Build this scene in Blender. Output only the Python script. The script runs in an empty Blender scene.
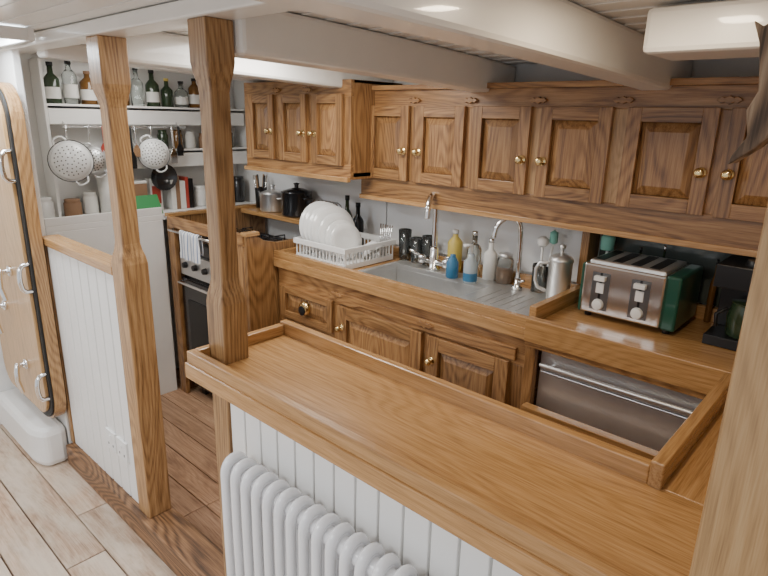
import bpy, bmesh, math, random
from mathutils import Vector, Matrix
random.seed(7)
D=bpy.data
scene=bpy.context.scene

# ---------------------------------------------------------------- materials
def newmat(name):
    m=D.materials.new(name); m.use_nodes=True
    nt=m.node_tree; nt.nodes.clear()
    out=nt.nodes.new('ShaderNodeOutputMaterial'); p=nt.nodes.new('ShaderNodeBsdfPrincipled')
    nt.links.new(p.outputs[0],out.inputs[0])
    return m,nt,p
def N(nt,t,**kw):
    n=nt.nodes.new(t)
    for k,v in kw.items():
        if hasattr(n,k): setattr(n,k,v)
        else: n.inputs[k].default_value=v
    return n
def ramp(nt,stops):
    r=nt.nodes.new('ShaderNodeValToRGB')
    e=r.color_ramp.elements
    e[0].position=stops[0][0]; e[0].color=(*stops[0][1],1)
    e[1].position=stops[-1][0]; e[1].color=(*stops[-1][1],1)
    for s in stops[1:-1]:
        x=e.new(s[0]); x.color=(*s[1],1)
    return r
def mathn(nt,op,a,b=None):
    n=nt.nodes.new('ShaderNodeMath'); n.operation=op
    for i,v in enumerate((a,b)):
        if v is None: continue
        if isinstance(v,(int,float)): n.inputs[i].default_value=v
        else: nt.links.new(v,n.inputs[i])
    return n.outputs[0]
def seedcoord(nt):
    tc=nt.nodes.new('ShaderNodeTexCoord')
    at=nt.nodes.new('ShaderNodeAttribute'); at.attribute_name='seed'
    sc=nt.nodes.new('ShaderNodeVectorMath'); sc.operation='SCALE'
    sc.inputs[0].default_value=(37.0,19.0,53.0)
    nt.links.new(at.outputs['Fac'],sc.inputs['Scale'])
    ad=nt.nodes.new('ShaderNodeVectorMath'); ad.operation='ADD'
    nt.links.new(tc.outputs['Object'],ad.inputs[0]); nt.links.new(sc.outputs[0],ad.inputs[1])
    return ad.outputs[0],at.outputs['Fac']
def wood(name,axis,dark,mid,light,rough=0.35,coat=0.3,ring=0.5,var=0.3,washed=None,worn=None):
    m,nt,p=newmat(name); L=nt.links.new
    co,seed=seedcoord(nt)
    def mp(al,ac):
        k=nt.nodes.new('ShaderNodeMapping'); s=[ac,ac,ac]; s['xyz'.index(axis)]=al
        k.inputs['Scale'].default_value=s; L(co,k.inputs['Vector']); return k.outputs[0]
    n1=N(nt,'ShaderNodeTexNoise',Scale=1.0,Detail=1.5,Roughness=0.4,Distortion=0.25); L(mp(0.8,5.5),n1.inputs['Vector'])
    s=mathn(nt,'SINE',mathn(nt,'MULTIPLY',n1.outputs['Fac'],95.0))
    s=mathn(nt,'POWER',mathn(nt,'ABSOLUTE',s),3.0)
    rings=mathn(nt,'MULTIPLY',mathn(nt,'SUBTRACT',0.38,s),0.34*ring)
    n2=N(nt,'ShaderNodeTexNoise',Scale=1.0,Detail=7.0,Roughness=0.7); L(mp(3.0,95.0),n2.inputs['Vector'])
    n3=N(nt,'ShaderNodeTexNoise',Scale=1.0,Detail=2.0); L(mp(16.0,450.0),n3.inputs['Vector'])
    f=mathn(nt,'ADD',rings,n2.outputs['Fac'])
    f=mathn(nt,'ADD',f,mathn(nt,'MULTIPLY',mathn(nt,'SUBTRACT',n3.outputs['Fac'],0.5),0.6))
    r=ramp(nt,[(0.18,dark),(0.5,mid),(0.8,light)]); L(f,r.inputs[0])
    hs=nt.nodes.new('ShaderNodeHueSaturation'); L(r.outputs[0],hs.inputs['Color'])
    v=mathn(nt,'FRACT',mathn(nt,'MULTIPLY',seed,7.31))
    v=mathn(nt,'ADD',mathn(nt,'MULTIPLY',v,var),1.0-var/2); L(v,hs.inputs['Value'])
    col=hs.outputs[0]
    def blend(col,tgt,sc,lo,hi,amt,mpv):
        n4=N(nt,'ShaderNodeTexNoise',Scale=sc,Detail=6.0,Roughness=.65); L(mpv,n4.inputs['Vector'])
        rr=ramp(nt,[(lo,(0,0,0)),(hi,(1,1,1))]); L(n4.outputs['Fac'],rr.inputs[0])
        mx=nt.nodes.new('ShaderNodeMix'); mx.data_type='RGBA'
        L(mathn(nt,'MULTIPLY',rr.outputs[0],amt),mx.inputs[0]); L(col,mx.inputs[6]); mx.inputs[7].default_value=(*tgt,1)
        return mx.outputs[2]
    if washed: col=blend(col,washed,3.0,.38,.60,.8,mp(1.0,3.0))
    if worn: col=blend(col,worn,5.0,.54,.72,.75,mp(0.8,2.2))
    L(col,p.inputs['Base Color'])
    p.inputs['Roughness'].default_value=rough
    p.inputs['Coat Weight'].default_value=coat; p.inputs['Coat Roughness'].default_value=0.22
    b=nt.nodes.new('ShaderNodeBump'); b.inputs['Strength'].default_value=0.15; b.inputs['Distance'].default_value=0.002
    L(f,b.inputs['Height']); L(b.outputs[0],p.inputs['Normal'])
    return m
def flat(name,col,rough=0.5,metal=0.0,trans=0.0,coat=0.0,noise=0.0,ior=1.45):
    m,nt,p=newmat(name)
    if noise>0:
        tc=nt.nodes.new('ShaderNodeTexCoord')
        n=N(nt,'ShaderNodeTexNoise',Scale=6.0,Detail=4.0); nt.links.new(tc.outputs['Object'],n.inputs['Vector'])
        r=ramp(nt,[(0.3,tuple(c*(1-noise) for c in col)),(0.7,tuple(min(1,c*(1+noise*0.4)) for c in col))])
        nt.links.new(n.outputs['Fac'],r.inputs[0]); nt.links.new(r.outputs[0],p.inputs['Base Color'])
    else: p.inputs['Base Color'].default_value=(*col,1)
    p.inputs['Roughness'].default_value=rough; p.inputs['Metallic'].default_value=metal
    p.inputs['Transmission Weight'].default_value=trans; p.inputs['Coat Weight'].default_value=coat
    p.inputs['IOR'].default_value=ior
    return m
def emit(name,col,s):
    m=D.materials.new(name); m.use_nodes=True; nt=m.node_tree; nt.nodes.clear()
    o=nt.nodes.new('ShaderNodeOutputMaterial'); e=nt.nodes.new('ShaderNodeEmission')
    e.inputs[0].default_value=(*col,1); e.inputs[1].default_value=s; nt.links.new(e.outputs[0],o.inputs[0]); return m
OAK={a:wood('oak_'+a,a,(0.125,0.053,0.018),(0.315,0.158,0.057),(0.46,0.262,0.11),ring=.65) for a in 'xyz'}
TOP={a:wood('oak_top_'+a,a,(0.26,0.13,0.044),(0.45,0.245,0.092),(0.57,0.335,0.147),rough=0.27,coat=0.4,ring=0.35,var=0.12) for a in 'xyz'}
PST={a:wood('oak_post_'+a,a,(0.15,0.072,0.027),(0.35,0.195,0.08),(0.50,0.31,0.145),ring=0.65) for a in 'xyz'}
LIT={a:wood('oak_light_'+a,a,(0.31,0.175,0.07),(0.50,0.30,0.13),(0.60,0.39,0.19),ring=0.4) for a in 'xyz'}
SILL={a:wood('oak_sill_'+a,a,(0.05,0.024,0.011),(0.18,0.09,0.04),(0.33,0.18,0.085),rough=0.5,coat=0.1,ring=0.9) for a in 'xyz'}
FLR={a:wood('floor_board_'+a,a,(0.24,0.145,0.09),(0.47,0.32,0.215),(0.62,0.46,0.34),rough=0.55,coat=0.03,ring=0.4,var=0.3,washed=(0.62,0.53,0.43),worn=(0.33,0.19,0.11)) for a in 'xyz'}
GFL={a:wood('galley_floor_'+a,a,(0.20,0.10,0.055),(0.43,0.255,0.15),(0.57,0.375,0.24),rough=0.5,coat=0.05,ring=0.35,var=0.3,worn=(0.24,0.13,0.075)) for a in 'xyz'}
WEA={a:wood('weathered_'+a,a,(0.05,0.03,0.018),(0.19,0.12,0.07),(0.31,0.22,0.14),rough=0.7,coat=0,ring=1.2) for a in 'xyz'}
WHITE=flat('white_paint',(0.85,0.84,0.81),0.4,noise=0.04)
CEIL=flat('ceiling_paint',(0.86,0.84,0.80),0.35,coat=0.2,noise=0.04)
BEAMW=flat('beam_paint',(0.85,0.83,0.78),0.3,coat=0.3,noise=0.04)
RADW=flat('radiator_enamel',(0.85,0.85,0.86),0.25,coat=0.3)
STEEL=flat('stainless',(0.72,0.72,0.71),0.38,0.85,noise=0.10)
CHROME=flat('chrome',(0.84,0.84,0.84),0.1,1.0)
BRASS=flat('brass',(0.78,0.60,0.30),0.18,1.0)
BLACK=flat('black_plastic',(0.012,0.012,0.013),0.3)
IRON=flat('black_enamel',(0.02,0.02,0.022),0.2,coat=0.4)
HOLE=flat('hole_grey',(0.07,0.07,0.07),0.6)
RUBBER=flat('rubber',(0.02,0.02,0.02),0.6)
PLAST=flat('white_plastic',(0.84,0.84,0.82),0.35)
CHINA=flat('china',(0.86,0.86,0.84),0.15,coat=0.5)
GLASS=flat('clear_glass',(0.90,0.95,0.94),0.03,trans=0.97)
DGLASS=flat('dark_glass',(0.03,0.05,0.025),0.1,coat=0.3)
AMBER=flat('amber_glass',(0.16,0.075,0.02),0.12,coat=0.3)
GREEN=flat('toaster_green',(0.015,0.085,0.055),0.3,coat=0.4)
LEAF=flat('green_print',(0.05,0.27,0.09),0.5)
BLUE=flat('blue_soap',(0.08,0.28,0.50),0.2,trans=0.4)
YEL=flat('yellow_soap',(0.65,0.50,0.12),0.3)
RED=flat('red',(0.42,0.06,0.04),0.4)
PAPER=flat('paper',(0.75,0.74,0.70),0.7,noise=0.05)
BROWN=flat('brown_cloth',(0.28,0.16,0.09),0.7)
TEAL=flat('teal_bristle',(0.25,0.60,0.50),0.6)
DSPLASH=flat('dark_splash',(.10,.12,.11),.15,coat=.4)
PLATE=flat('toaster_plate',(.2,.2,.2),.35,1.0)
SPLASH=flat('white_splash',(.86,.87,.87),.2,coat=.4,noise=.03)
def towelmat():
    m,nt,p=newmat('towel_cloth')
    tc=nt.nodes.new('ShaderNodeTexCoord'); w=nt.nodes.new('ShaderNodeTexWave'); w.wave_type='BANDS'; w.bands_direction='X'
    w.inputs['Scale'].default_value=14
    nt.links.new(tc.outputs['Object'],w.inputs['Vector'])
    r=ramp(nt,[(0.80,(0.80,0.80,0.80)),(0.92,(0.15,0.22,0.40))]); nt.links.new(w.outputs['Fac'],r.inputs[0])
    nt.links.new(r.outputs[0],p.inputs['Base Color']); p.inputs['Roughness'].default_value=0.9
    return m
TOWEL=towelmat()

# ---------------------------------------------------------------- builder
class Bld:
    def __init__(s,name,bevel=0.002,M=None):
        s.name=name; s.bm=bmesh.new(); s.mats=[]; s.bevel=bevel; s.M=M
        s.ly=s.bm.faces.layers.float.new('seed')
    def mi(s,m):
        if m not in s.mats: s.mats.append(m)
        return s.mats.index(m)
    def tag(s,faces,m,smooth=False,seed=None):
        i=s.mi(m); sd=random.random() if seed is None else seed
        for f in faces:
            f.material_index=i; f.smooth=smooth; f[s.ly]=sd
    def pick(s,m,dx,dy,dz):
        if isinstance(m,dict):
            return m['xyz'[[dx,dy,dz].index(max(dx,dy,dz))]]
        return m
    def box(s,x0,x1,y0,y1,z0,z1,m,g=None):
        mm=m[g] if (g and isinstance(m,dict)) else s.pick(m,abs(x1-x0),abs(y1-y0),abs(z1-z0))
        v=[s.bm.verts.new(c) for c in ((x0,y0,z0),(x1,y0,z0),(x1,y1,z0),(x0,y1,z0),(x0,y0,z1),(x1,y0,z1),(x1,y1,z1),(x0,y1,z1))]
        fs=[s.bm.faces.new([v[i] for i in q]) for q in ((0,3,2,1),(4,5,6,7),(0,1,5,4),(1,2,6,5),(2,3,7,6),(3,0,4,7))]
        s.tag(fs,mm); return s
    def prism(s,pts,axis,a0,a1,m,g=None,smooth=False):
        def mk(p,a):
            return {'x':(a,p[0],p[1]),'y':(p[0],a,p[1]),'z':(p[0],p[1],a)}[axis]
        A=[s.bm.verts.new(mk(p,a0)) for p in pts]; B=[s.bm.verts.new(mk(p,a1)) for p in pts]
        n=len(pts); fs=[s.bm.faces.new(A),s.bm.faces.new(B[::-1])]
        sd=random.random()
        mm=m[g or axis] if isinstance(m,dict) else m
        s.tag(fs,mm,seed=sd)
        sf=[s.bm.faces.new([A[i],A[(i+1)%n],B[(i+1)%n],B[i]]) for i in range(n)]
        s.tag(sf,mm,smooth,sd); return s
    def frustum(s,r0,r1,m):
        A=[s.bm.verts.new(p) for p in r0]; B=[s.bm.verts.new(p) for p in r1]
        fs=[s.bm.faces.new(A),s.bm.faces.new(B[::-1])]+[s.bm.faces.new([A[i],A[(i+1)%4],B[(i+1)%4],B[i]]) for i in range(4)]
        s.tag(fs,m); return s
    def lathe(s,prof,c,m,d=(0,0,1),seg=20,closed=True):
        q=Vector((0,0,1)).rotation_difference(Vector(d).normalized()); c=Vector(c)
        rows=[]
        for r,h in prof:
            if r<1e-6: rows.append([s.bm.verts.new(c+q@Vector((0,0,h)))])
            else: rows.append([s.bm.verts.new(c+q@Vector((r*math.cos(2*math.pi*k/seg),r*math.sin(2*math.pi*k/seg),h))) for k in range(seg)])
        fs=[]
        for a,b in zip(rows[:-1],rows[1:]):
            for k in range(seg):
                k2=(k+1)%seg
                if len(a)==1 and len(b)==1: continue
                if len(a)==1: fs.append(s.bm.faces.new([a[0],b[k],b[k2]]))
                elif len(b)==1: fs.append(s.bm.faces.new([a[k],a[k2],b[0]]))
                else: fs.append(s.bm.faces.new([a[k],a[k2],b[k2],b[k]]))
        if closed:
            for r in (rows[0],rows[-1]):
                if len(r)>1: fs.append(s.bm.faces.new(r))
        s.tag(fs,m,True); return s
    def tube(s,pts,r,m,seg=8,closed=False,sub=0):
        P=[Vector(p) for p in pts]
        for _ in range(sub):
            Q=[]; n=len(P)
            for i in range(n if closed else n-1):
                a,b=P[i],P[(i+1)%n]; Q+= [a*0.75+b*0.25,a*0.25+b*0.75]
            if not closed: Q=[P[0]]+Q+[P[-1]]
            P=Q
        n=len(P); rows=[]; up=None
        for i in range(n):
            if closed: t=(P[(i+1)%n]-P[i-1])
            else: t=(P[min(i+1,n-1)]-P[max(i-1,0)])
            t.normalize()
            if up is None: up=t.orthogonal().normalized()
            else: up=(up-t*up.dot(t)).normalized()
            w=t.cross(up)
            rr=r[i] if isinstance(r,list) else r
            rows.append([s.bm.verts.new(P[i]+(up*math.cos(2*math.pi*k/seg)+w*math.sin(2*math.pi*k/seg))*rr) for k in range(seg)])
        fs=[]
        for i in range(n if closed else n-1):
            a,b=rows[i],rows[(i+1)%n]
            for k in range(seg): fs.append(s.bm.faces.new([a[k],a[(k+1)%seg],b[(k+1)%seg],b[k]]))
        if not closed: fs+=[s.bm.faces.new(rows[0]),s.bm.faces.new(rows[-1])]
        s.tag(fs,m,True); return s
    def rdoor(s,x0,x1,z0,z1,yf,st=0.045,m=OAK):
        t=0.02; y0=yf-t
        s.box(x0,x0+st,y0,yf,z0,z1,m,'z'); s.box(x1-st,x1,y0,yf,z0,z1,m,'z')
        s.box(x0+st,x1-st,y0,yf,z1-st,z1,m,'x'); s.box(x0+st,x1-st,y0,yf,z0,z0+st,m,'x')
        a,b,c,d=x0+st,x1-st,z0+st,z1-st; i=0.03
        s.frustum([(a,yf-.003,c),(b,yf-.003,c),(b,yf-.003,d),(a,yf-.003,d)],[(a+i,y0+.004,c+i),(b-i,y0+.004,c+i),(b-i,y0+.004,d-i),(a+i,y0+.004,d-i)],m['z'])
    def knob(s,x,y,z,r=0.014,m=BRASS,d=(0,-1,0)):
        s.lathe([(r*1.1,0),(r*1.1,.003),(r*.45,.006),(r*.45,.014),(r*.9,.018),(r*1.05,.026),(r*.7,.033),(0,.035)],(x,y,z),m,d,14)
    def toggle(s,x,y,z,l=0.035):
        s.prism([(x-l,z),(x-l*.6,z+.010),(x-.012,z+.006),(x,z+.013),(x+.012,z+.006),(x+l*.6,z+.010),(x+l,z),(x+l*.6,z-.010),(x+.012,z-.006),(x,z-.013),(x-.012,z-.006),(x-l*.6,z-.010)],'y',y-.012,y,OAK,'x')
    def done(s):
        bmesh.ops.recalc_face_normals(s.bm,faces=s.bm.faces[:])
        vs=[v.co for v in s.bm.verts]
        mn=Vector([min(v[i] for v in vs) for i in range(3)]); mx=Vector([max(v[i] for v in vs) for i in range(3)])
        c=(mn+mx)/2; c.z=mn.z
        for v in s.bm.verts: v.co-=c
        me=D.meshes.new(s.name); s.bm.to_mesh(me); s.bm.free()
        for m in s.mats: me.materials.append(m)
        o=D.objects.new(s.name,me); o.location=c; scene.collection.objects.link(o)
        if s.bevel>0:
            b=o.modifiers.new('bevel','BEVEL'); b.width=s.bevel; b.segments=2; b.limit_method='ANGLE'; b.angle_limit=math.radians(40)
        return o
def child(p,o):
    p.parent=o; p.matrix_parent_inverse=Matrix.Translation(-o.location)

# ---------------------------------------------------------------- room shell
CZ=lambda y:1.87-0.012*y*y
BZ=lambda y:1.75-0.012*y*y
b=Bld('floor',0.003)
y=-1.6
while y<0.82:
    w=random.choice([.12,.14,.16]); x=-3.3
    y1=min(y+w,0.82)
    while x<0.6:
        l=random.uniform(.9,1.8); x1=min(x+l,0.6)
        dz=random.uniform(-.002,0)
        b.box(x,x1-.003,y,y1-random.uniform(.003,.006),-.03,dz,FLR,'x'); x=x1
    y+=w
y=0.82
while y<2.2:
    y1=min(y+.12,2.2); x=-3.3
    while x<0.35:
        l=random.uniform(.8,1.8); x1=min(x+l,.35)
        b.box(x,x1-.003,y,y1-.004,-.03,0,GFL,'x'); x=x1
    y+=.12
b.box(-3.35,.6,-1.6,2.25,-.06,-.031,SILL); b.done()
b=Bld('wall_back',0); b.box(-3.35,.4,2.2,2.25,-.06,1.9,WHITE); b.done()
b=Bld('wall_left',0); b.box(-3.35,-3.302,-1.6,2.2,-.03,1.9,WHITE); b.done()
b=Bld('wall_right',0); b.box(.352,.4,.75,2.2,-.03,1.9,WHITE); b.done()
b=Bld('wall_bulkhead',0.004); b.box(-3.30,-2.70,.80,.83,0,1.86,WHITE); b.done()
b=Bld('trim_1',0.03)
pts=[(-3.30,.798),(-3.30,.66)]+[(-2.82+.13*math.sin(a),.72-.06*math.cos(a)) for a in [math.pi/2*i/8 for i in range(9)]]+[(-2.69,.798)]
b.prism(pts,'z',0,.19,WHITE,smooth=False); b.done()
b=Bld('ceiling',0.0015)
y=-.45
while y<2.2:
    y1=min(y+.085,2.2); z=CZ((y+y1)/2)
    b.box(-3.35,.4,y,y1-.003,z,z+.02,CEIL); y+=.085
b.box(-3.35,.4,-.45,2.25,1.905,1.93,WHITE); b.done()
def beam(x0,x1,y0,y1,up=0):
    b=Bld('ceiling_beam',0.012); n=10
    lo=[(y0+(y1-y0)*i/n,BZ(y0+(y1-y0)*i/n)+up) for i in range(n+1)]
    hi=[(y0+(y1-y0)*i/n,CZ(y0+(y1-y0)*i/n)-.001) for i in range(n,-1,-1)]
    b.prism(lo+hi,'x',x0,x1,BEAMW); return b.done()
beam(-.72,-.62,-.4,2.19); beam(-1.38,-1.28,.885,2.19); beam(-2.03,-1.94,.895,2.19,.01); beam(-2.69,-2.6,.885,2.19,.055); beam(-.0,.09,.95,2.19)
b=Bld('ceiling_carlin',0.012); b.box(-.5,-.02,1.37,1.56,1.745,1.838,BEAMW); b.done()
b=Bld('header_beam',0.006); b.box(-3.3,-.73,.79,.885,1.818,1.86,BEAMW); b.done()
b=Bld('ceiling_downlight',0); b.lathe([(.062,0),(.066,-.012),(.05,-.016),(.045,-.008)],(-.375,1.12,1.852),CHROME,seg=28)
b.lathe([(.0,-.010),(.044,-.0105)],(-.375,1.12,1.852),emit('lamp_glow',(1,.82,.5),14),seg=28,closed=False); b.done()
b=Bld('window_1',0.002)
b.box(-2.80,-2.30,.40,.42,1.82,1.86,WHITE);b.box(-2.80,-2.30,.74,.76,1.82,1.86,WHITE)
b.box(-2.80,-2.78,.42,.74,1.82,1.86,WHITE);b.box(-2.32,-2.30,.42,.74,1.82,1.86,WHITE)
b.box(-2.78,-2.32,.42,.74,1.845,1.855,emit('sky_pane',(.85,.93,1),9)); b.done()

# ---------------------------------------------------------------- posts
def post(name,x0,y0,w,zb,zt,za,zc,nar=0.014):
    b=Bld(name,0.004); x1=x0+w; y1=y0+w
    lv=[(zb,0)]
    for t in (0,.33,.66,1): lv.append((za+.07*t,nar*(3*t*t-2*t*t*t)))
    for t in (1,.66,.33,0): lv.append((zc-.07*t,nar*(3*t*t-2*t*t*t)))
    lv.append((zt,0))
    rows=[[b.bm.verts.new(c) for c in ((x0+o,y0+o,z),(x1-o,y0+o,z),(x1-o,y1-o,z),(x0+o,y1-o,z))] for z,o in lv]
    fs=[b.bm.faces.new(rows[0]),b.bm.faces.new(rows[-1])]
    for p,q in zip(rows[:-1],rows[1:]):
        fs+=[b.bm.faces.new([p[k],p[(k+1)%4],q[(k+1)%4],q[k]]) for k in range(4)]
    b.tag(fs,PST['z']); return b.done()
post('wooden_post',-1.99,.80,.09,.1,1.818,1.10,1.68)
post('wooden_post',-1.385,.80,.08,0,1.818,1.10,1.72,.012)
b=Bld('floor_sill',0.004); b.box(-2.675,-1.39,.775,.90,0,.1,SILL); b.done()
b=Bld('half_wall_panelling',0.004)
x=-2.655
while x<-1.995:
    x1=min(x+.082,-1.992); b.box(x,x1-.007,.812,.84,.1,1.05,WHITE); x+=.082
b.box(-2.66,-1.992,.828,.86,.1,1.05,WHITE); b.box(-2.69,-2.66,.805,.87,.1,1.05,PST)
b.box(-2.69,-1.992,.80,.875,1.05,1.085,TOP)
b.done()
for xx in (-2.20,-2.10):
    b=Bld('wall_socket',0.003); b.box(xx-.043,xx+.043,.803,.812,.27,.356,PLAST); b.box(xx-.008,xx+.008,.800,.803,.325,.337,PLAST)
    for s in (-.02,.02): b.box(xx+s-.003,xx+s+.003,.802,.803,.29,.30,HOLE)
    b.done()

# ---------------------------------------------------------------- open hatch door lying against the bulkhead
def rrect(y0,y1,z0,z1,r,n=8):
    pts=[]
    for cy,cz,a0 in ((y1-r,z1-r,0),(y0+r,z1-r,90),(y0+r,z0+r,180),(y1-r,z0+r,270)):
        for i in range(n+1):
            a=math.radians(a0+90*i/n); pts.append((cy+r*math.cos(a),cz+r*math.sin(a)))
    return pts
b=Bld('door_1',0.002)
b.prism(rrect(-3.29,-2.635,.22,1.70,.14),'y',.748,.795,PST,'z')
b.prism(rrect(-3.28,-2.645,.23,1.69,.13),'y',.738,.748,RUBBER)
b.prism(rrect(-3.27,-2.672,.257,1.663,.105),'y',.724,.738,LIT,'z')
for xx,zz in ((-2.90,1.30),(-2.88,.86),(-3.05,.66),(-2.86,.42)):
    b.lathe([(.024,0),(.024,.012),(.013,.016),(.013,.04),(.018,.045),(0,.05)],(xx,.724,zz+.05),CHROME,(0,-1,0),14)
    b.tube([(xx,.684,zz+.06),(xx+.015,.672,zz+.03),(xx+.008,.672,zz-.02),(xx+.028,.68,zz-.075)],[.012,.012,.011,.010],CHROME,8)
for zz in (1.38,.92,.42):
    b.tube([(-2.66,.738,zz+.06),(-2.655,.70,zz+.055),(-2.65,.69,zz),(-2.655,.70,zz-.055),(-2.66,.738,zz-.06)],.010,CHROME,8,sub=1)
b.done()

# ---------------------------------------------------------------- peninsula
b=Bld('peninsula_counter',0.003)
X0,X1,Y0,Y1=-1.405,-.10,.737,1.09
zt=.932
b.box(X0+.03,X1,Y0+.03,Y1-.02,.892,zt,TOP,'x')
b.box(X0+.005,X1,Y0+.002,Y0+.028,.93,.965,TOP,'x')
b.box(X0,X1,Y0-.004,Y0+.032,.885,.931,TOP,'x')
b.box(X0,X0+.03,Y0,Y1,.885,.931,TOP,'y'); b.box(X0+.003,X0+.027,Y0+.029,Y1-.027,.93,.965,TOP,'y')
b.box(X0+.003,-.262,Y1-.026,Y1,.885,.972,TOP,'x')
b.box(-.255,.34,Y1-.019,1.63,.892,zt-.001,TOP,'y')
b.box(-.262,-.236,Y1-.028,1.63,.86,.985,TOP,'y')
b.box(-.099,.34,.737,Y1-.02,.892,zt-.0005,TOP,'x')
x=-1.30
while x<.3:
    b.box(x,x+.066,.805,.83,.0,.885,WHITE); x+=.072
b.box(-1.30,.33,.818,.85,0,.885,WHITE)
b.box(-1.30,-.262,1.02,1.045,0,.885,OAK,'z'); b.box(-1.30,-1.28,.851,1.02,0,.885,OAK,'z')
b.box(-.25,-.23,1.05,1.63,0,.86,OAK,'z')
b.box(-1.297,.3,.797,.805,0,.09,WHITE)
b.done()

# radiator
b=Bld('column_radiator',0)
n=21; x0=-1.20; sp=.046; ya,yb=.715,.78; zb,zt2=.12,.715
for i in range(n):
    x=x0+i*sp
    P=[(x,ya,zb+.03),(x,ya,zt2-.045),(x,ya+.004,zt2-.018),(x,ya+.02,zt2),(x,yb-.02,zt2),(x,yb-.004,zt2-.018),(x,yb,zt2-.045),(x,yb,zb+.03),(x,yb-.015,zb),(x,ya+.015,zb)]
    b.tube(P,.0125,RADW,10,closed=True,sub=1)
    b.box(x-.010,x+.010,ya+.008,yb-.008,zt2-.06,zt2-.002,RADW); b.box(x-.010,x+.010,ya+.008,yb-.008,zb+.002,zb+.06,RADW)
b.tube([(x0-.022,.747,zt2-.035),(x0+sp*(n-1)+.022,.747,zt2-.035)],.022,RADW,12)
b.tube([(x0-.022,.747,zb+.035),(x0+sp*(n-1)+.022,.747,zb+.035)],.022,RADW,12)
for i in (0,n-1):
    x=x0+i*sp; b.tube([(x,ya+.01,zb),(x,ya+.005,0)],.012,RADW,8); b.tube([(x,yb-.01,zb),(x,yb-.005,0)],.012,RADW,8)
b.tube([(x0-.02,.747,zb+.035),(x0-.045,.747,zb+.035),(x0-.05,.747,zb+.0),(x0-.05,.747,0)],.009,CHROME,8)
b.done()

b=Bld('doorway_post',0.004)
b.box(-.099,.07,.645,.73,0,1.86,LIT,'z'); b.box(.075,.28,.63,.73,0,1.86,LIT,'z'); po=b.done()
b=Bld('carved_bracket',0.003)
b.prism([(-.142,1.695),(-.133,1.688),(-.120,1.700),(-.0995,1.705),(-.0995,1.585),(-.110,1.592),(-.120,1.580),(-.142,1.562),(-.139,1.572),(-.129,1.590),(-.134,1.614),(-.127,1.632),(-.130,1.652),(-.134,1.675)],'y',.66,.70,WEA,'z'); child(b.done(),po)

# ---------------------------------------------------------------- sink base cabinet
YF=1.70
b=Bld('sink_base_cabinet',0.002)
xa,xb=-2.235,-.862
b.box(xa,xb,YF,YF+.02,.78,.90,OAK,'x')
for p,q in ((xa,-2.19),(-1.835,-1.785),(-1.315,-1.275),(-.925,xb)): b.box(p,q,YF,YF+.02,.10,.78,OAK,'z')
b.box(xa,xb,YF,YF+.02,.05,.10,OAK,'x')
b.box(-2.19,-1.835,YF,YF+.02,.62,.65,OAK,'x')
b.box(xa,xb,YF+.03,2.19,.05,.60,OAK,'z'); b.box(xa+.001,xb-.001,YF+.08,YF+.1,0,.05,SILL)
b.box(xa,xa+.018,YF+.02,2.19,.6,.90,OAK,'y'); b.box(xb-.018,xb,YF+.02,2.19,.6,.90,OAK,'y')
b.box(-2.19,-.9,YF+.021,YF+.03,.6,.78,OAK,'x')
b.rdoor(-2.195,-1.83,.645,.80,YF,.032); b.rdoor(-2.195,-1.83,.40,.625,YF,.04)
b.rdoor(-1.79,-1.31,.14,.79,YF,.055); b.rdoor(-1.28,-.92,.14,.79,YF,.055)
b.knob(-1.765,YF-.02,.69); b.knob(-1.255,YF-.02,.69)
b.lathe([(.035,0),(.034,.012),(.026,.022),(0,.026)],(-2.01,YF-.02,.725),BRASS,(0,-1,0),20)
b.lathe([(.024,0),(.0,.006)],(-2.01,YF-.045,.716),BLACK,(0,-1,0),16)
b.toggle(-1.81,YF-.006,.835,.04); b.toggle(-1.295,YF-.014,.83,.04)
pts=[(-1.80,.80),(-1.70,.80),(-1.66,.815),(-1.40,.815),(-1.36,.80),(-.90,.80),(-.90,.845),(-1.80,.845)]
b.prism(pts,'y',YF-.014,YF,OAK,'x')
b.box(xa-.01,xb+.01,YF-.022,YF+.012,.888,.93,TOP,'x'); b.box(xa-.01,xb+.01,YF-.018,YF+.008,.93,.965,TOP,'x')
b.box(xa-.004,xa+.022,YF+.012,2.185,.90,.965,TOP,'y'); b.box(xb-.014,xb+.012,YF+.012,2.185,.90,1.0,TOP,'y')
sx0,sx1,sy0,sy1=-1.74,-1.22,1.775,2.02
b.box(xa+.02,sx0-.03,YF+.01,2.17,.90,.932,TOP,'x')
b.box(sx0-.03,xb-.012,YF+.01,sy0-.03,.90,.932,TOP,'x')
b.box(sx0-.03,xb-.012,2.10,2.17,.90,.932,TOP,'x')
b.box(xa+.02,xb-.012,2.15,2.175,.932,.975,TOP,'x')
b.done()
b=Bld('kitchen_sink',0.004)
b.box(sx0-.03,sx0,sy0-.03,2.10,.915,.936,STEEL); b.box(sx1,xb-.014,sy0-.03,2.10,.915,.936,STEEL)
b.box(sx0,sx1,sy0-.03,sy0,.915,.936,STEEL); b.box(sx0,sx1,sy1,2.10,.915,.936,STEEL)
b.box(sx0,sx1,sy0,sy1,.78,.785,STEEL)
b.box(sx0-.002,sx0,sy0,sy1,.785,.915,STEEL);b.box(sx1,sx1+.002,sy0,sy1,.785,.915,STEEL)
b.box(sx0,sx1,sy0-.002,sy0,.785,.915,STEEL);b.box(sx0,sx1,sy1,sy1+.002,.785,.915,STEEL)
for i in range(6): b.box(sx1+.06+i*.036,sx1+.066+i*.036,sy0+.03,2.00,.936,.9375,STEEL)
b.lathe([(.04,0),(.035,.003),(0,.002)],(-1.48,1.9,.785),CHROME); b.done()
b=Bld('mixer_tap',0); c=(-1.545,2.05)
b.lathe([(.030,0),(.030,.01),(.020,.02),(.020,.10),(.015,.11)],(c[0],c[1],.936),CHROME)
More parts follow.
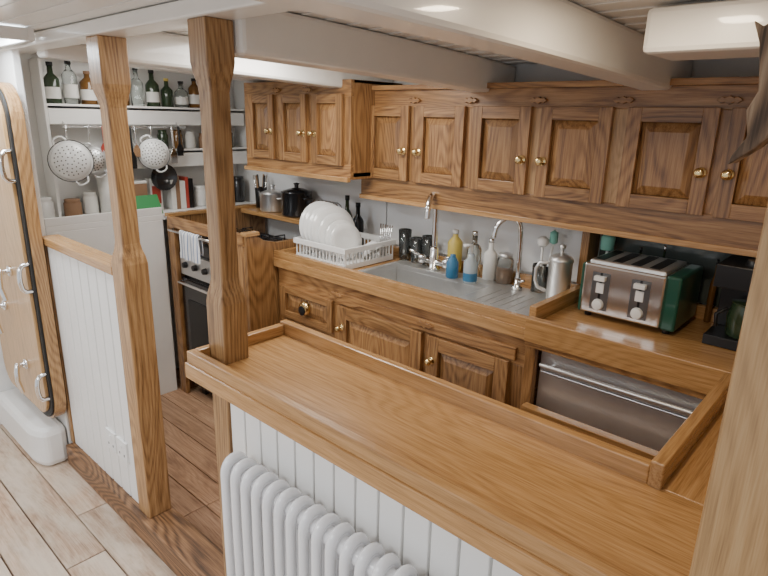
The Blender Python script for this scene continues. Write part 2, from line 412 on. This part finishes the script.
b.tube([(c[0],c[1],1.04),(c[0],c[1],1.22),(c[0]+.005,c[1]-.01,1.27),(c[0]+.02,c[1]-.06,1.29),(c[0]+.04,c[1]-.11,1.26),(c[0]+.045,c[1]-.12,1.19)],.013,CHROME,10,sub=2)
b.tube([(c[0]-.06,c[1],.975),(c[0]+.06,c[1],.975)],.014,CHROME,10)
for s in (-1,1):
    b.lathe([(.019,0),(.019,.03),(.012,.04)],(c[0]+s*.07,c[1],.96),CHROME); b.tube([(c[0]+s*.07,c[1],.99),(c[0]+s*.11,c[1]-.04,1.02)],.007,CHROME)
b.done()
b=Bld('filter_tap',0); c=(-1.115,2.05)
b.lathe([(.022,0),(.022,.012),(.012,.02),(.012,.05)],(c[0],c[1],.936),CHROME)
b.tube([(c[0],c[1],.98),(c[0],c[1],1.17),(c[0]-.01,c[1]-.01,1.225),(c[0]-.045,c[1]-.04,1.235),(c[0]-.075,c[1]-.07,1.2),(c[0]-.08,c[1]-.075,1.15)],.010,CHROME,10,sub=2)
b.tube([(c[0],c[1],.97),(c[0]+.04,c[1]-.02,.985)],.005,CHROME); b.done()

# ---------------------------------------------------------------- toaster counter
b=Bld('appliance_cabinet',0.002)
xa2,xb2=-.845,.345
b.box(xa2,xb2,1.66,2.175,.92,.952,TOP,'x')
b.box(xa2,xb2,1.632,1.662,.905,.985,TOP,'x'); b.box(xa2,xb2,1.64,1.66,.885,.905,OAK,'x')
b.box(xa2,xa2+.035,1.65,1.68,.0,.905,OAK,'z'); b.box(xa2,xb2,2.15,2.175,.952,1.0,TOP,'x')
b.box(-.22,xb2,1.66,1.68,.0,.905,OAK,'z')
b.box(xa2+.03,-.27,1.60,1.635,.662,.692,TOP,'x'); b.box(xa2+.03,xa2+.05,1.60,1.66,.6,.662,OAK)
b.box(xa2+.035,-.22,1.65,1.67,.05,.58,OAK,'z')
b.done()
b=Bld('stainless_appliance',0.003)
b.box(xa2+.036,-.222,1.70,2.14,.59,.90,STEEL)
b.box(xa2+.04,-.23,1.688,1.699,.80,.885,STEEL); b.box(xa2+.04,-.23,1.688,1.699,.595,.795,STEEL)
b.tube([(xa2+.05,1.665,.825),(-.24,1.665,.825)],.008,STEEL,8)
b.tube([(xa2+.09,1.665,.825),(xa2+.09,1.69,.825)],.006,CHROME,8); b.tube([(-.28,1.665,.825),(-.28,1.69,.825)],.006,CHROME,8)
b.done()
# toaster
b=Bld('toaster',0.014)
x0,x1,y0,y1,z0=-.785,-.465,1.885,2.125,.968
b.box(x0,x0+.014,y0,y1,z0,z0+.172,GREEN); b.box(x1-.045,x1,y0,y1,z0,z0+.178,GREEN)
b.box(x0+.012,x1-.043,y0-.008,y1,z0+.004,z0+.176,flat('toaster_steel',(.72,.71,.69),.2,.95)); b.box(x0+.02,x1-.05,y0+.012,y1-.01,z0+.168,z0+.186,STEEL); o=b.done()
b=Bld('fittings',0.002)
for i,xx in enumerate((x0+.03,x0+.09,x0+.15,x0+.21)): b.box(xx,xx+.032,y0+.03,y1-.03,z0+.1855,z0+.1875,BLACK)
for xx in (x0+.075,x0+.205):
    b.box(xx-.004,xx+.004,y0-.0105,y0-.008,z0+.06,z0+.15,BLACK); b.box(xx-.018,xx+.018,y0-.028,y0-.008,z0+.125,z0+.14,PLAST)
    b.lathe([(.02,0),(.017,.014),(0,.015)],(xx,y0-.008,z0+.04),PLAST,(0,-1,0),18)
    b.box(xx-.03,xx+.03,y0-.0095,y0-.008,z0+.02,z0+.15,PLATE); b.box(xx-.013,xx+.013,y0-.013,y0-.009,z0+.08,z0+.115,PLAST)
for xx in (x0+.03,x1-.03):
    for yy in (y0+.03,y1-.03): b.lathe([(.012,-.016),(.012,.002)],(xx,yy,z0),BLACK)
child(b.done(),o)
b=Bld('coffee_machine',0.006)
b.box(-.385,-.19,1.90,2.12,.954,.985,BLACK); b.box(-.385,-.19,2.03,2.12,.985,1.18,BLACK); b.box(-.39,-.185,1.93,2.12,1.13,1.20,BLACK)
b.lathe([(.05,0),(.055,.06),(.045,.10),(.048,.105)],(-.29,1.965,.986),DGLASS); b.tube([(-.34,1.94,1.07),(-.365,1.92,1.05),(-.36,1.92,1.01)],.006,BLACK)
b.lathe([(.035,0),(.03,.02),(0,.022)],(-.29,1.98,1.20),BLACK); b.done()

# ---------------------------------------------------------------- wall cabinets
YU=2.0
b=Bld('wall_cabinet',0.002)
xa3,xb3=-1.965,.30
b.box(xa3,xb3,YU,YU+.02,1.645,1.715,OAK,'x'); b.box(xa3,xb3,YU,YU+.02,1.235,1.335,OAK,'x')
doors=[(-1.912,-1.667),(-1.627,-1.377),(-1.338,-1.085),(-1.044,-.786),(-.736,-.467),(-.437,-.17),(-.13,.14)]
prev=xa3
for p,q in doors:
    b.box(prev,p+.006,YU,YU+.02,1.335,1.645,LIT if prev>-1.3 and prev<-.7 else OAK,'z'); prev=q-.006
b.box(prev,xb3,YU,YU+.02,1.335,1.645,OAK,'z')
for p,q in doors: b.rdoor(p,q,1.33,1.65,YU,.045)
b.box(xa3,xb3,YU+.02,2.19,1.245,1.265,OAK,'x'); b.box(xa3,xb3,2.17,2.19,1.265,1.71,OAK,'x'); b.box(xa3,xb3,YU+.02,2.19,1.70,1.715,OAK,'x')
b.box(xa3,xb3,YU-.012,YU,1.225,1.245,TOP,'x'); b.box(xa3,xb3,YU-.02,YU+.01,1.715,1.735,OAK,'x')
b.box(xa3,xb3,YU+.021,YU+.04,1.27,1.69,OAK,'x')
for x,z in ((-1.69,1.46),(-1.605,1.46),(-1.022,1.46),(-.49,1.46),(-.415,1.46),(-1.105,1.46)): b.knob(x,YU-.02,z,.015)
for x in (-1.647,-1.36,-1.065,-.76,-.45): b.toggle(x,YU-.002,1.672,.035)
b.done()
b=Bld('corner_wall_cabinet',0.002); YC=1.85
xa4,xb4=-2.68,-1.885
b.box(xa4,xb4,YC,YC+.02,1.685,1.755,OAK,'x'); b.box(xa4,xb4,YC,YC+.02,1.325,1.395,OAK,'x')
ds=[(-2.625,-2.42),(-2.375,-2.17),(-2.13,-1.925)]; prev=xa4
for p,q in ds: b.box(prev,p+.006,YC,YC+.02,1.395,1.685,OAK,'z'); prev=q-.006
b.box(prev,xb4,YC,YC+.02,1.395,1.685,OAK,'z')
for p,q in ds: b.rdoor(p,q,1.385,1.695,YC,.04)
b.box(xb4-.02,xb4,YC+.02,2.19,1.325,1.755,OAK,'z'); b.box(xa4,xa4+.02,YC+.02,2.19,1.325,1.755,OAK,'z')
b.box(xa4,xb4,YC+.02,2.19,1.335,1.355,OAK,'x'); b.box(xa4,xb4,YC+.02,2.19,1.74,1.755,OAK,'x'); b.box(xa4,xb4,YC-.02,YC,1.315,1.335,TOP,'x')
b.box(xa4+.02,xb4-.02,YC+.021,YC+.04,1.36,1.73,OAK,'x')
for x in (-2.44,-2.19,-2.11): b.knob(x,YC-.02,1.52,.014)
b.toggle(-2.15,YC-.02,1.715,.035); b.toggle(-2.4,YC-.002,1.715,.035)
b.done()
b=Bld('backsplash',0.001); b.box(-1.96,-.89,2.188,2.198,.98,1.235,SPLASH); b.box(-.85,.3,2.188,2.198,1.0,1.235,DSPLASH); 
b.box(-.885,-.855,2.09,2.19,1.002,1.235,OAK,'z'); b.done()
b=Bld('backsplash',0.001); b.box(-3.0,-1.97,2.188,2.198,1.0,1.32,SPLASH); b.done()

# ---------------------------------------------------------------- stove unit
b=Bld('stove_surround',0.003)
xs0,xs1,ys=-3.0,-2.248,1.53
b.prism([(ys,0),(ys,1.05),(ys+.05,1.055),(ys+.10,1.02),(ys+.18,1.0),(ys+.36,1.0),(ys+.44,1.03),(ys+.5,1.05),(2.17,1.05),(2.17,0)],'x',xs1-.025,xs1,OAK,'z')
b.prism([(ys,0),(ys,1.05),(2.17,1.05),(2.17,0)],'x',xs0,xs0+.025,OAK,'z')
b.box(xs0+.025,xs0+.07,ys,ys+.025,0,1.0,OAK,'z'); b.box(xs1-.10,xs1-.025,ys,ys+.025,0,1.0,OAK,'z')
b.box(xs0+.02,xs1-.02,ys-.006,ys+.024,1.0,1.055,OAK,'x'); b.box(xs0-.01,xs0+.035,ys-.006,2.17,1.05,1.07,TOP,'y')
b.box(xs1-.035,xs1+.008,ys-.01,ys+.07,1.05,1.068,TOP,'y')
b.box(xs0+.03,xs1-.03,1.99,2.17,1.03,1.055,TOP,'x')
b.done()
b=Bld('range_cooker',0.004)
b.box(xs0+.08,xs1-.11,1.57,1.98,.06,.94,IRON); b.box(xs0+.08,xs1-.11,1.55,1.57,.18,.72,IRON); b.box(xs0+.14,xs1-.17,1.545,1.55,.3,.6,BLACK)
b.box(xs0+.12,xs0+.16,1.6,1.64,0,.06,BLACK); b.box(xs1-.18,xs1-.14,1.6,1.64,0,.06,BLACK); b.box(xs0+.12,xs0+.16,1.9,1.94,0,.06,BLACK); b.box(xs1-.18,xs1-.14,1.9,1.94,0,.06,BLACK)
b.box(xs0+.08,xs1-.11,1.55,1.57,.74,.86,STEEL)
for i in range(5): b.lathe([(.018,0),(.015,.02),(0,.021)],(xs0+.14+i*.1,1.55,.80),BLACK,(0,-1,0),14)
b.tube([(xs0+.1,1.555,.70),(xs0+.1,1.52,.70),(xs1-.13,1.52,.70),(xs1-.13,1.555,.70)],.008,CHROME)
for xx in (-2.8,-2.5):
    for yy in (1.68,1.86):
        b.lathe([(.05,0),(.05,.012),(.03,.014),(0,.014)],(xx,yy,.94),IRON)
        for k in range(4):
            a=k*math.pi/2; b.tube([(xx+.02*math.cos(a),yy+.02*math.sin(a),.968),(xx+.09*math.cos(a),yy+.09*math.sin(a),.968),(xx+.09*math.cos(a),yy+.09*math.sin(a),.941)],.004,IRON,6)
b.done()
b=Bld('towel_rail',0); b.tube([(-2.93,1.53,.99),(-2.93,1.50,.99),(-2.35,1.50,.99),(-2.35,1.53,.99)],.007,CHROME,8); b.done()
b=Bld('tea_towel',0)
def sheet(f,nu,nv,m,b):
    G=[[b.bm.verts.new(f(i/nu,j/nv)) for j in range(nv+1)] for i in range(nu+1)]
    fs=[b.bm.faces.new([G[i][j],G[i+1][j],G[i+1][j+1],G[i][j+1]]) for i in range(nu) for j in range(nv)]
    b.tag(fs,m,True)
def tw(u,v):
    x=-2.80+.19*u+.004*math.sin(9*v); w=.006*math.sin(u*14+v*2)
    if v<.45: return (x,1.487+w,.86+.14*v/.45)
    if v<.55:
        a=math.pi*(v-.45)/.1; return (x,1.50-.012*math.cos(a)+w*.5,1.0+.008*math.sin(a))
    return (x,1.512+w*.2,1.0-.10*(v-.55)/.45)
sheet(tw,20,24,TOWEL,b); b.done()

# ---------------------------------------------------------------- end wall shelves
b=Bld('spice_shelf',0.003)
b.box(-3.298,-3.17,1.06,2.18,1.603,1.62,WHITE); b.box(-3.185,-3.17,1.06,2.18,1.53,1.628,WHITE); b.box(-3.298,-3.17,1.045,1.06,1.07,1.83,WHITE)
b.box(-3.298,-3.15,1.2,2.18,1.375,1.392,WHITE); b.box(-3.165,-3.15,1.2,2.18,1.30,1.40,WHITE)
b.box(-3.298,-3.292,1.06,2.18,1.07,1.84,WHITE)
b.done()
b=Bld('end_worktop',0.003)
b.box(-3.298,-3.02,.93,2.17,1.03,1.06,WHITE); b.box(-3.035,-3.02,.93,1.52,.0,1.03,WHITE); b.box(-3.035,-3.02,.93,1.52,1.06,1.10,WHITE); b.done()
b=Bld('utensil_rail',0); b.tube([(-3.12,1.1,1.52),(-3.12,1.75,1.52)],.006,CHROME,8)
for y in (1.12,1.72): b.tube([(-3.12,y,1.52),(-3.168,y,1.54)],.005,CHROME,6)
b.done()
def bottle(name,x,y,z,h,r,m,cap,neck=.35,label=None):
    b=Bld(name,0)
    hb=h*(1-neck)
    b.lathe([(r*.9,0),(r,.004),(r,hb),(r*.8,hb+h*.06),(r*.38,hb+h*.14),(r*.34,h*.92)],(x,y,z),m,seg=16)
    b.lathe([(r*.42,0),(r*.42,h*.09),(0,h*.09)],(x,y,z+h*.91),cap,seg=14)
    if label: b.lathe([(r*1.02,hb*.25),(r*1.02,hb*.7)],(x,y,z),label,seg=16,closed=False)
    return b.done()
cols=[(DGLASS,BLACK,PAPER),(GLASS,BLACK,PAPER),(AMBER,BROWN,PAPER),(DGLASS,BLACK,PAPER),(AMBER,BLACK,BROWN),(GLASS,BLACK,None),(DGLASS,BLACK,PAPER),(DGLASS,YEL,None),(GLASS,BLACK,PAPER),(AMBER,BLACK,PAPER),(AMBER,BLACK,None),(DGLASS,BLACK,PAPER)]
hs=[.20,.215,.17,.15,.18,.21,.20,.16,.15,.17,.14,.16]
y=1.11
for i,(m,c,l) in enumerate(cols):
    bottle('spirit_bottle',-3.225+random.uniform(-.008,.008),y,1.621,hs[i],random.uniform(.032,.038),m,c,random.choice([.33,.4]),l); y+=random.uniform(.082,.09)
def colander(c,r,m=CHINA,name='enamel_colander'):
    b=Bld(name,0)
    pr=[(r*math.sin(a),r*.55*math.cos(a)) for a in [i*math.pi/2/8 for i in range(9)]]
    pr2=[(p[0]*.96,p[1]*.96-.002) for p in pr[::-1]]
    pr=[(0,pr[0][1])]+pr[1:]+[(r*1.1,0),(r*1.1,-.004)]+pr2[:-1]+[(0,pr2[-1][1])]
    d=Vector((1,-.45,.1)).normalized(); b.lathe(pr,c,m,d,28)
    q=Vector((0,0,1)).rotation_difference(d)
    for k,n in ((.2,6),(.42,11),(.64,16),(.86,20)):
        for j in range(n):
            a=2*math.pi*(j+.5*(n%4))/n; p=Vector((r*math.sin(k)*math.cos(a),r*math.sin(k)*math.sin(a),r*.55*math.cos(k)))
            nn=Vector((p.x/r**2,p.y/r**2,p.z/(r*.55)**2)).normalized()
            b.lathe([(.0034,-.001),(.0034,.0012),(0,.0014)],Vector(c)+q@p,HOLE,q@nn,6)
    b.lathe([(r*1.11,-.002),(r*1.13,0),(r*1.11,.002),(r*1.09,.0)],c,IRON if m is CHINA else STEEL,d,28,False)
    for s in (1,-1):
        b.tube([Vector(c)+q@Vector((r*1.05*s,-.03,0)),Vector(c)+q@Vector((r*1.35*s,-.02,0)),Vector(c)+q@Vector((r*1.35*s,.02,0)),Vector(c)+q@Vector((r*1.05*s,.03,0))],.005,m,8,sub=1)
    b.tube([Vector(c)+Vector((-.02,0,r)),Vector((c[0]-.01,c[1],1.53))],.003,CHROME,6)
    return b.done()
colander((-3.07,1.10,1.36),.09); colander((-3.12,1.225,1.355),.065,STEEL,'steel_sieve'); colander((-3.10,1.54,1.38),.075)
b=Bld('hanging_jug',0); b.lathe([(0,0),(.032,0),(.038,.04),(.030,.085),(.034,.10),(.031,.10),(.027,.085),(0,.006)],(-3.10,1.335,1.345),CHINA,seg=20)
b.tube([(-3.10,1.37,1.42),(-3.10,1.395,1.42),(-3.10,1.39,1.37),(-3.10,1.37,1.365)],.004,CHINA,6,sub=1); b.tube([(-3.10,1.34,1.445),(-3.115,1.34,1.52)],.003,CHROME,6); b.done()
for i,(y,m,l) in enumerate(((1.285,RED,.14),(1.425,BLACK,.22),(1.45,CHROME,.16),(1.66,CHROME,.2),(1.70,BLACK,.16))):
    b=Bld('cooking_utensil',0.001)
    b.tube([(-3.11,y,1.525),(-3.105,y,1.525-l*.6)],.006,m,8)
    b.prism([(y-.008,1.525-l*.6),(y-.02,1.525-l*.75),(y-.018,1.525-l),(y+.018,1.525-l),(y+.02,1.525-l*.75),(y+.008,1.525-l*.6)],'x',-3.107,-3.103,m); b.done()
b=Bld('frying_pan',0); b.lathe([(0,0),(.06,0),(.075,.03),(.073,.03),(.058,.004),(0,.004)],(-3.145,1.60,1.25),IRON,(1,-.1,0),24); b.tube([(-3.13,1.60,1.32),(-3.125,1.61,1.40)],.008,IRON); b.done()
b=Bld('row_of_cookbooks',0.001); y=1.64
for w,h,m in ((.03,.17,PAPER),(.025,.19,BROWN),(.035,.16,PAPER),(.02,.18,RED),(.03,.17,BLACK)):
    b.box(-3.26,-3.13,y,y+w-.002,1.061,1.061+h,m); y+=w
b.done()
b=Bld('recipe_leaflet',0.001); b.frustum([(-3.05,1.40,1.061),(-3.05,1.54,1.061),(-3.045,1.54,1.061),(-3.045,1.40,1.061)],[(-3.11,1.40,1.16),(-3.11,1.54,1.16),(-3.105,1.54,1.16),(-3.105,1.40,1.16)],LEAF)
b.done()
b=Bld('paper_towel_roll',0); b.lathe([(.02,0),(.055,0),(.055,.22),(.02,.22)],(-3.17,1.31,1.061),PAPER,seg=24); b.done()
b=Bld('food_carton',0.002); b.box(-3.2,-3.13,1.42,1.50,1.061,1.22,BROWN); b.box(-3.2,-3.13,1.42,1.50,1.221,1.235,PAPER); b.done()
b=Bld('food_carton',0.002); b.box(-3.22,-3.16,1.53,1.60,1.061,1.24,PAPER); b.box(-3.159,-3.157,1.54,1.59,1.10,1.2,RED); b.done()
for y,m,h,r in ((1.85,PAPER,.12,.04),(1.94,AMBER,.15,.035),(2.03,CHINA,.13,.042),(2.12,IRON,.16,.04),(.99,CHINA,.12,.04),(1.12,BROWN,.10,.042),(1.21,PAPER,.13,.035)):
    b=Bld('storage_jar',0); b.lathe([(r*.9,0),(r,.006),(r,h*.8),(r*.85,h*.86),(r*.88,h*.87),(r*.88,h),(0,h)],(-3.18,y,1.061),m,seg=18); b.done()
for y,m,h,r in ((1.38,AMBER,.10,.03),(1.45,CHINA,.09,.035),(1.66,DGLASS,.11,.03),(1.75,AMBER,.11,.03),(1.83,PAPER,.10,.03),(1.92,BROWN,.09,.03),(2.0,GLASS,.11,.035),(2.09,DGLASS,.12,.03)):
    b=Bld('spice_jar',0); b.lathe([(r*.9,0),(r,.006),(r,h*.75),(r*.8,h*.8),(r*.8,h*.82),(r*.82,h),(0,h)],(-3.22,y,1.393),m,seg=16); b.done()
def pot(name,x,y,z,r,h,m):
    b=Bld(name,0); b.lathe([(0,0),(r*.94,0),(r,.01),(r,h),(r*1.04,h+.004),(r*.5,h+.02),(.012,h+.025),(.012,h+.04),(.018,h+.05),(0,h+.055)],(x,y,z),m,seg=26)
    for s in (-1,1): b.tube([(x+s*r*.95,y-.025,z+h*.8),(x+s*(r+.03),y-.02,z+h*.82),(x+s*(r+.03),y+.02,z+h*.82),(x+s*r*.95,y+.025,z+h*.8)],.005,m,8,sub=1)
    return b.done()
pot('casserole_pot',-2.55,2.08,1.056,.085,.13,IRON)
pot('saucepan',-2.77,2.08,1.056,.075,.10,STEEL)
b=Bld('utensil_pot',0); b.lathe([(0,0),(.032,0),(.036,.12),(.033,.12),(.029,.01),(0,.01)],(-2.925,2.11,1.0565),BLACK)
for i in range(6):
    a=i; b.tube([(-2.925+.012*math.cos(a),2.11+.012*math.sin(a),1.07),(-2.925+.04*math.cos(a),2.11+.04*math.sin(a),1.25)],.006,[BLACK,CHROME,PST['z']][i%3],6)
b.done()
b=Bld('toast_rack',0)
for i in range(6):
    x=-2.38+i*.03; b.tube([(x,2.03,1.06),(x,2.03,1.14),(x,2.08,1.17),(x,2.13,1.14),(x,2.13,1.06)],.004,CHROME,6,sub=1)
b.tube([(-2.40,2.03,1.062),(-2.21,2.03,1.062)],.004,CHROME,6); b.tube([(-2.40,2.13,1.062),(-2.21,2.13,1.062)],.004,CHROME,6); b.done()
bottle('pepper_mill',-2.10,2.117,.934,.24,.03,BLACK,BLACK,.4); bottle('olive_oil_bottle',-2.18,2.117,.934,.27,.028,DGLASS,BLACK,.4,PAPER)

# ---------------------------------------------------------------- dish rack
RX0,RX1,RY0,RY1,RZ=-2.16,-1.80,1.735,2.08,.935
b=Bld('dish_rack',0.002)
b.box(RX0+.02,RX1-.02,RY0+.02,RY1-.02,RZ,RZ+.012,PLAST)
b.box(RX0,RX1,RY0,RY0+.012,RZ+.075,RZ+.10,PLAST);b.box(RX0,RX1,RY1-.012,RY1,RZ+.075,RZ+.10,PLAST)
b.box(RX0,RX0+.012,RY0+.012,RY1-.012,RZ+.075,RZ+.10,PLAST);b.box(RX1-.012,RX1,RY0+.012,RY1-.012,RZ+.075,RZ+.10,PLAST)
b.box(RX0+.01,RX1-.01,RY0+.008,RY0+.016,RZ,RZ+.025,PLAST);b.box(RX1-.016,RX1-.008,RY0+.01,RY1-.01,RZ,RZ+.025,PLAST)
b.box(RX0+.008,RX0+.016,RY0+.01,RY1-.01,RZ,RZ+.025,PLAST);b.box(RX0+.01,RX1-.01,RY1-.016,RY1-.008,RZ,RZ+.025,PLAST)
nb=14
for i in range(nb+1):
    t=i/nb
    x=RX0+.012+(RX1-RX0-.03)*t; yv=RY0+.012+(RY1-RY0-.03)*t
    b.box(x,x+.007,RY0+.008,RY0+.013,RZ+.02,RZ+.08,PLAST); b.box(x,x+.007,RY1-.013,RY1-.008,RZ+.02,RZ+.08,PLAST)
    b.box(RX1-.013,RX1-.008,yv,yv+.007,RZ+.02,RZ+.08,PLAST); b.box(RX0+.008,RX0+.013,yv,yv+.007,RZ+.02,RZ+.08,PLAST)
for i in range(9): b.box(RX0+.03+i*.033,RX0+.034+i*.033,RY0+.05,RY0+.054,RZ+.01,RZ+.06,PLAST)
b.done()
for i in range(7):
    b=Bld('dinner_plate',0); r=[.125,.125,.12,.12,.105,.09,.085][i]
    x=-2.115+i*.032; d=Vector((1,-.22,.22)).normalized()
    b.lathe([(0,0),(r*.6,0),(r,.012),(r,.015),(r*.6,.004),(0,.004)],(x,1.875-i*.004,RZ+.02+r*.97),CHINA,d,32); b.done()
b=Bld('soup_bowl',0); b.lathe([(0,0),(.03,0),(.065,.05),(.062,.05),(.028,.005),(0,.005)],(-1.87,1.96,RZ+.085),CHINA,(.5,.1,-.7),24); b.done()
b=Bld('cutlery_bundle',0)
for i in range(6): b.tube([(-1.87+i*.008,2.04,RZ+.015),(-1.875+i*.015,2.05,RZ+.17)],.003,CHROME,6)
b.done()

# ---------------------------------------------------------------- counter clutter
Z=.934
def glass(x,y,h=.11,r=.032,z=Z,m=GLASS):
    b=Bld('drinking_glass',0); b.lathe([(0,0),(r*.85,0),(r,h),(r*.95,h),(r*.80,.004),(0,.004)],(x,y,z),m,seg=20); b.done()
for x,h in ((-1.77,.15),(-1.695,.12),(-1.625,.14)): glass(x,2.11,h)
b=Bld('soap_bottle',0.004); b.lathe([(.026,0),(.028,.01),(.026,.07),(.015,.09),(.012,.095),(.012,.105),(0,.105)],(-1.405,2.0,.937),BLUE,seg=18); b.done()
b=Bld('soap_dispenser',0); b.lathe([(.028,0),(.030,.01),(.030,.09),(.014,.11),(.014,.125),(0,.125)],(-1.305,1.99,.937),flat('clear_plastic',(.7,.8,.85),.1,trans=.5),seg=18)
b.lathe([(.0305,.01),(.0305,.045)],(-1.305,1.99,.938),BLUE,seg=18,closed=False)
b.tube([(-1.305,1.99,1.06),(-1.305,1.99,1.10),(-1.32,1.955,1.10)],.007,PLAST,8); b.done()
bottle('washing_up_liquid',-1.475,2.112,Z,.19,.034,YEL,PLAST,.3)
bottle('glass_bottle',-1.37,2.11,Z,.20,.032,GLASS,CHROME,.4)
bottle('spray_bottle',-1.285,2.11,Z,.18,.030,PAPER,CHROME,.4)
b=Bld('glass_storage_jar',0); b.lathe([(0,0),(.034,0),(.036,.01),(.036,.10),(.028,.115)],(-1.21,2.108,Z),GLASS,seg=20,closed=False); b.lathe([(.0,.004),(.031,.004),(.031,.06),(0,.062)],(-1.21,2.108,Z),BROWN,seg=20); b.lathe([(.030,.112),(.030,.128),(0,.13)],(-1.21,2.108,Z),STEEL,seg=20); b.done()
b=Bld('brush_jar',0); b.lathe([(0,0),(.035,0),(.036,.11),(.033,.11),(.031,.006),(0,.006)],(-1.04,2.10,.937),GLASS,seg=20)
b.tube([(-1.04,2.10,.95),(-1.045,2.10,1.12)],.005,PLAST,8); b.lathe([(.012,0),(.022,.01),(.024,.03),(.012,.04),(0,.042)],(-1.045,2.10,1.12),PLAST,seg=14)
b.tube([(-1.03,2.11,.95),(-1.01,2.12,1.14)],.005,PLAST,8); b.lathe([(.0,0),(.016,.01),(.016,.05),(0,.06)],(-1.01,2.12,1.13),TEAL,seg=12); b.done()
b=Bld('bottle_brush',0); b.tube([(-.80,2.135,.953),(-.80,2.135,1.15)],.005,PLAST,8); b.lathe([(.0,0),(.024,.005),(.026,.05),(.016,.065),(0,.07)],(-.80,2.13,1.14),TEAL,seg=14); b.done()
b=Bld('cafetiere',0); c=(-.93,2.035,.9385)
b.lathe([(0,0),(.042,0),(.044,.005),(.044,.15),(.047,.155),(.045,.165),(.027,.18),(.006,.182),(.006,.20),(.012,.205),(.012,.215),(0,.22)],c,STEEL,seg=26)
b.tube([(c[0]-.038,c[1]-.02,c[2]+.145),(c[0]-.08,c[1]-.04,c[2]+.14),(c[0]-.08,c[1]-.04,c[2]+.05),(c[0]-.038,c[1]-.02,c[2]+.03)],.007,STEEL,8,sub=1); b.done()
for x,h,m,c in ((-.68,.22,DGLASS,BLACK),(-.60,.24,DGLASS,CHROME),(-.43,.22,AMBER,BLACK)): bottle('oil_bottle',x,2.1375,.953,h,.011,m,c,.4)

# ---------------------------------------------------------------- lights
w=D.worlds.new('world'); scene.world=w; w.use_nodes=True
bg=w.node_tree.nodes['Background']; bg.inputs[0].default_value=(.90,.94,1,1); bg.inputs[1].default_value=0.85
def area(name,loc,target,sx,sy,e,col):
    l=D.lights.new(name,'AREA'); l.shape='RECTANGLE'; l.size=sx; l.size_y=sy; l.energy=e; l.color=col
    o=D.objects.new(name,l); o.location=loc; o.rotation_euler=(Vector(target)-Vector(loc)).to_track_quat('-Z','Y').to_euler(); scene.collection.objects.link(o)
area('saloon_daylight_fill',(-1.5,-1.0,2.3),(-1.6,1.0,.5),1.4,.9,56,(.97,.98,1))  # added area light standing in for daylight from behind the camera; no hatch there
area('galley_fill_light',(-1.65,1.35,1.84),(-1.65,1.4,0),.45,.35,11,(1,.97,.92))  # added fill under the galley ceiling
area('forward_fill_light',(-2.85,1.35,1.84),(-2.95,1.4,0),.35,.5,6,(1,.98,.94))  # invented fill to brighten the stove and end wall, not an actual hatch
area('forward_skylight_light',(-2.55,.58,1.83),(-2.6,.75,0),.4,.28,9,(.9,.95,1))
area('downlight_lamp',(-.375,1.12,1.835),(-.375,1.2,0),.08,.08,3,(1,.82,.6))

# ---------------------------------------------------------------- camera
th=math.radians(42.0); p=math.radians(16.47); r=0.024
H=Vector((-math.sin(th),math.cos(th),0)); R=Vector((math.cos(th),math.sin(th),0)); Zv=Vector((0,0,1))
F=H*math.cos(p)-Zv*math.sin(p); U=H*math.sin(p)+Zv*math.cos(p)
R2=R*math.cos(r)+U*math.sin(r); U2=U*math.cos(r)-R*math.sin(r)
cam=D.cameras.new('camera'); co=D.objects.new('camera',cam); scene.collection.objects.link(co)
M=Matrix((R2,U2,-F)).transposed().to_4x4(); M.translation=(0,0,1.6); co.matrix_world=M
cam.sensor_width=36; cam.lens=577/768*36; cam.clip_start=.02
scene.camera=co
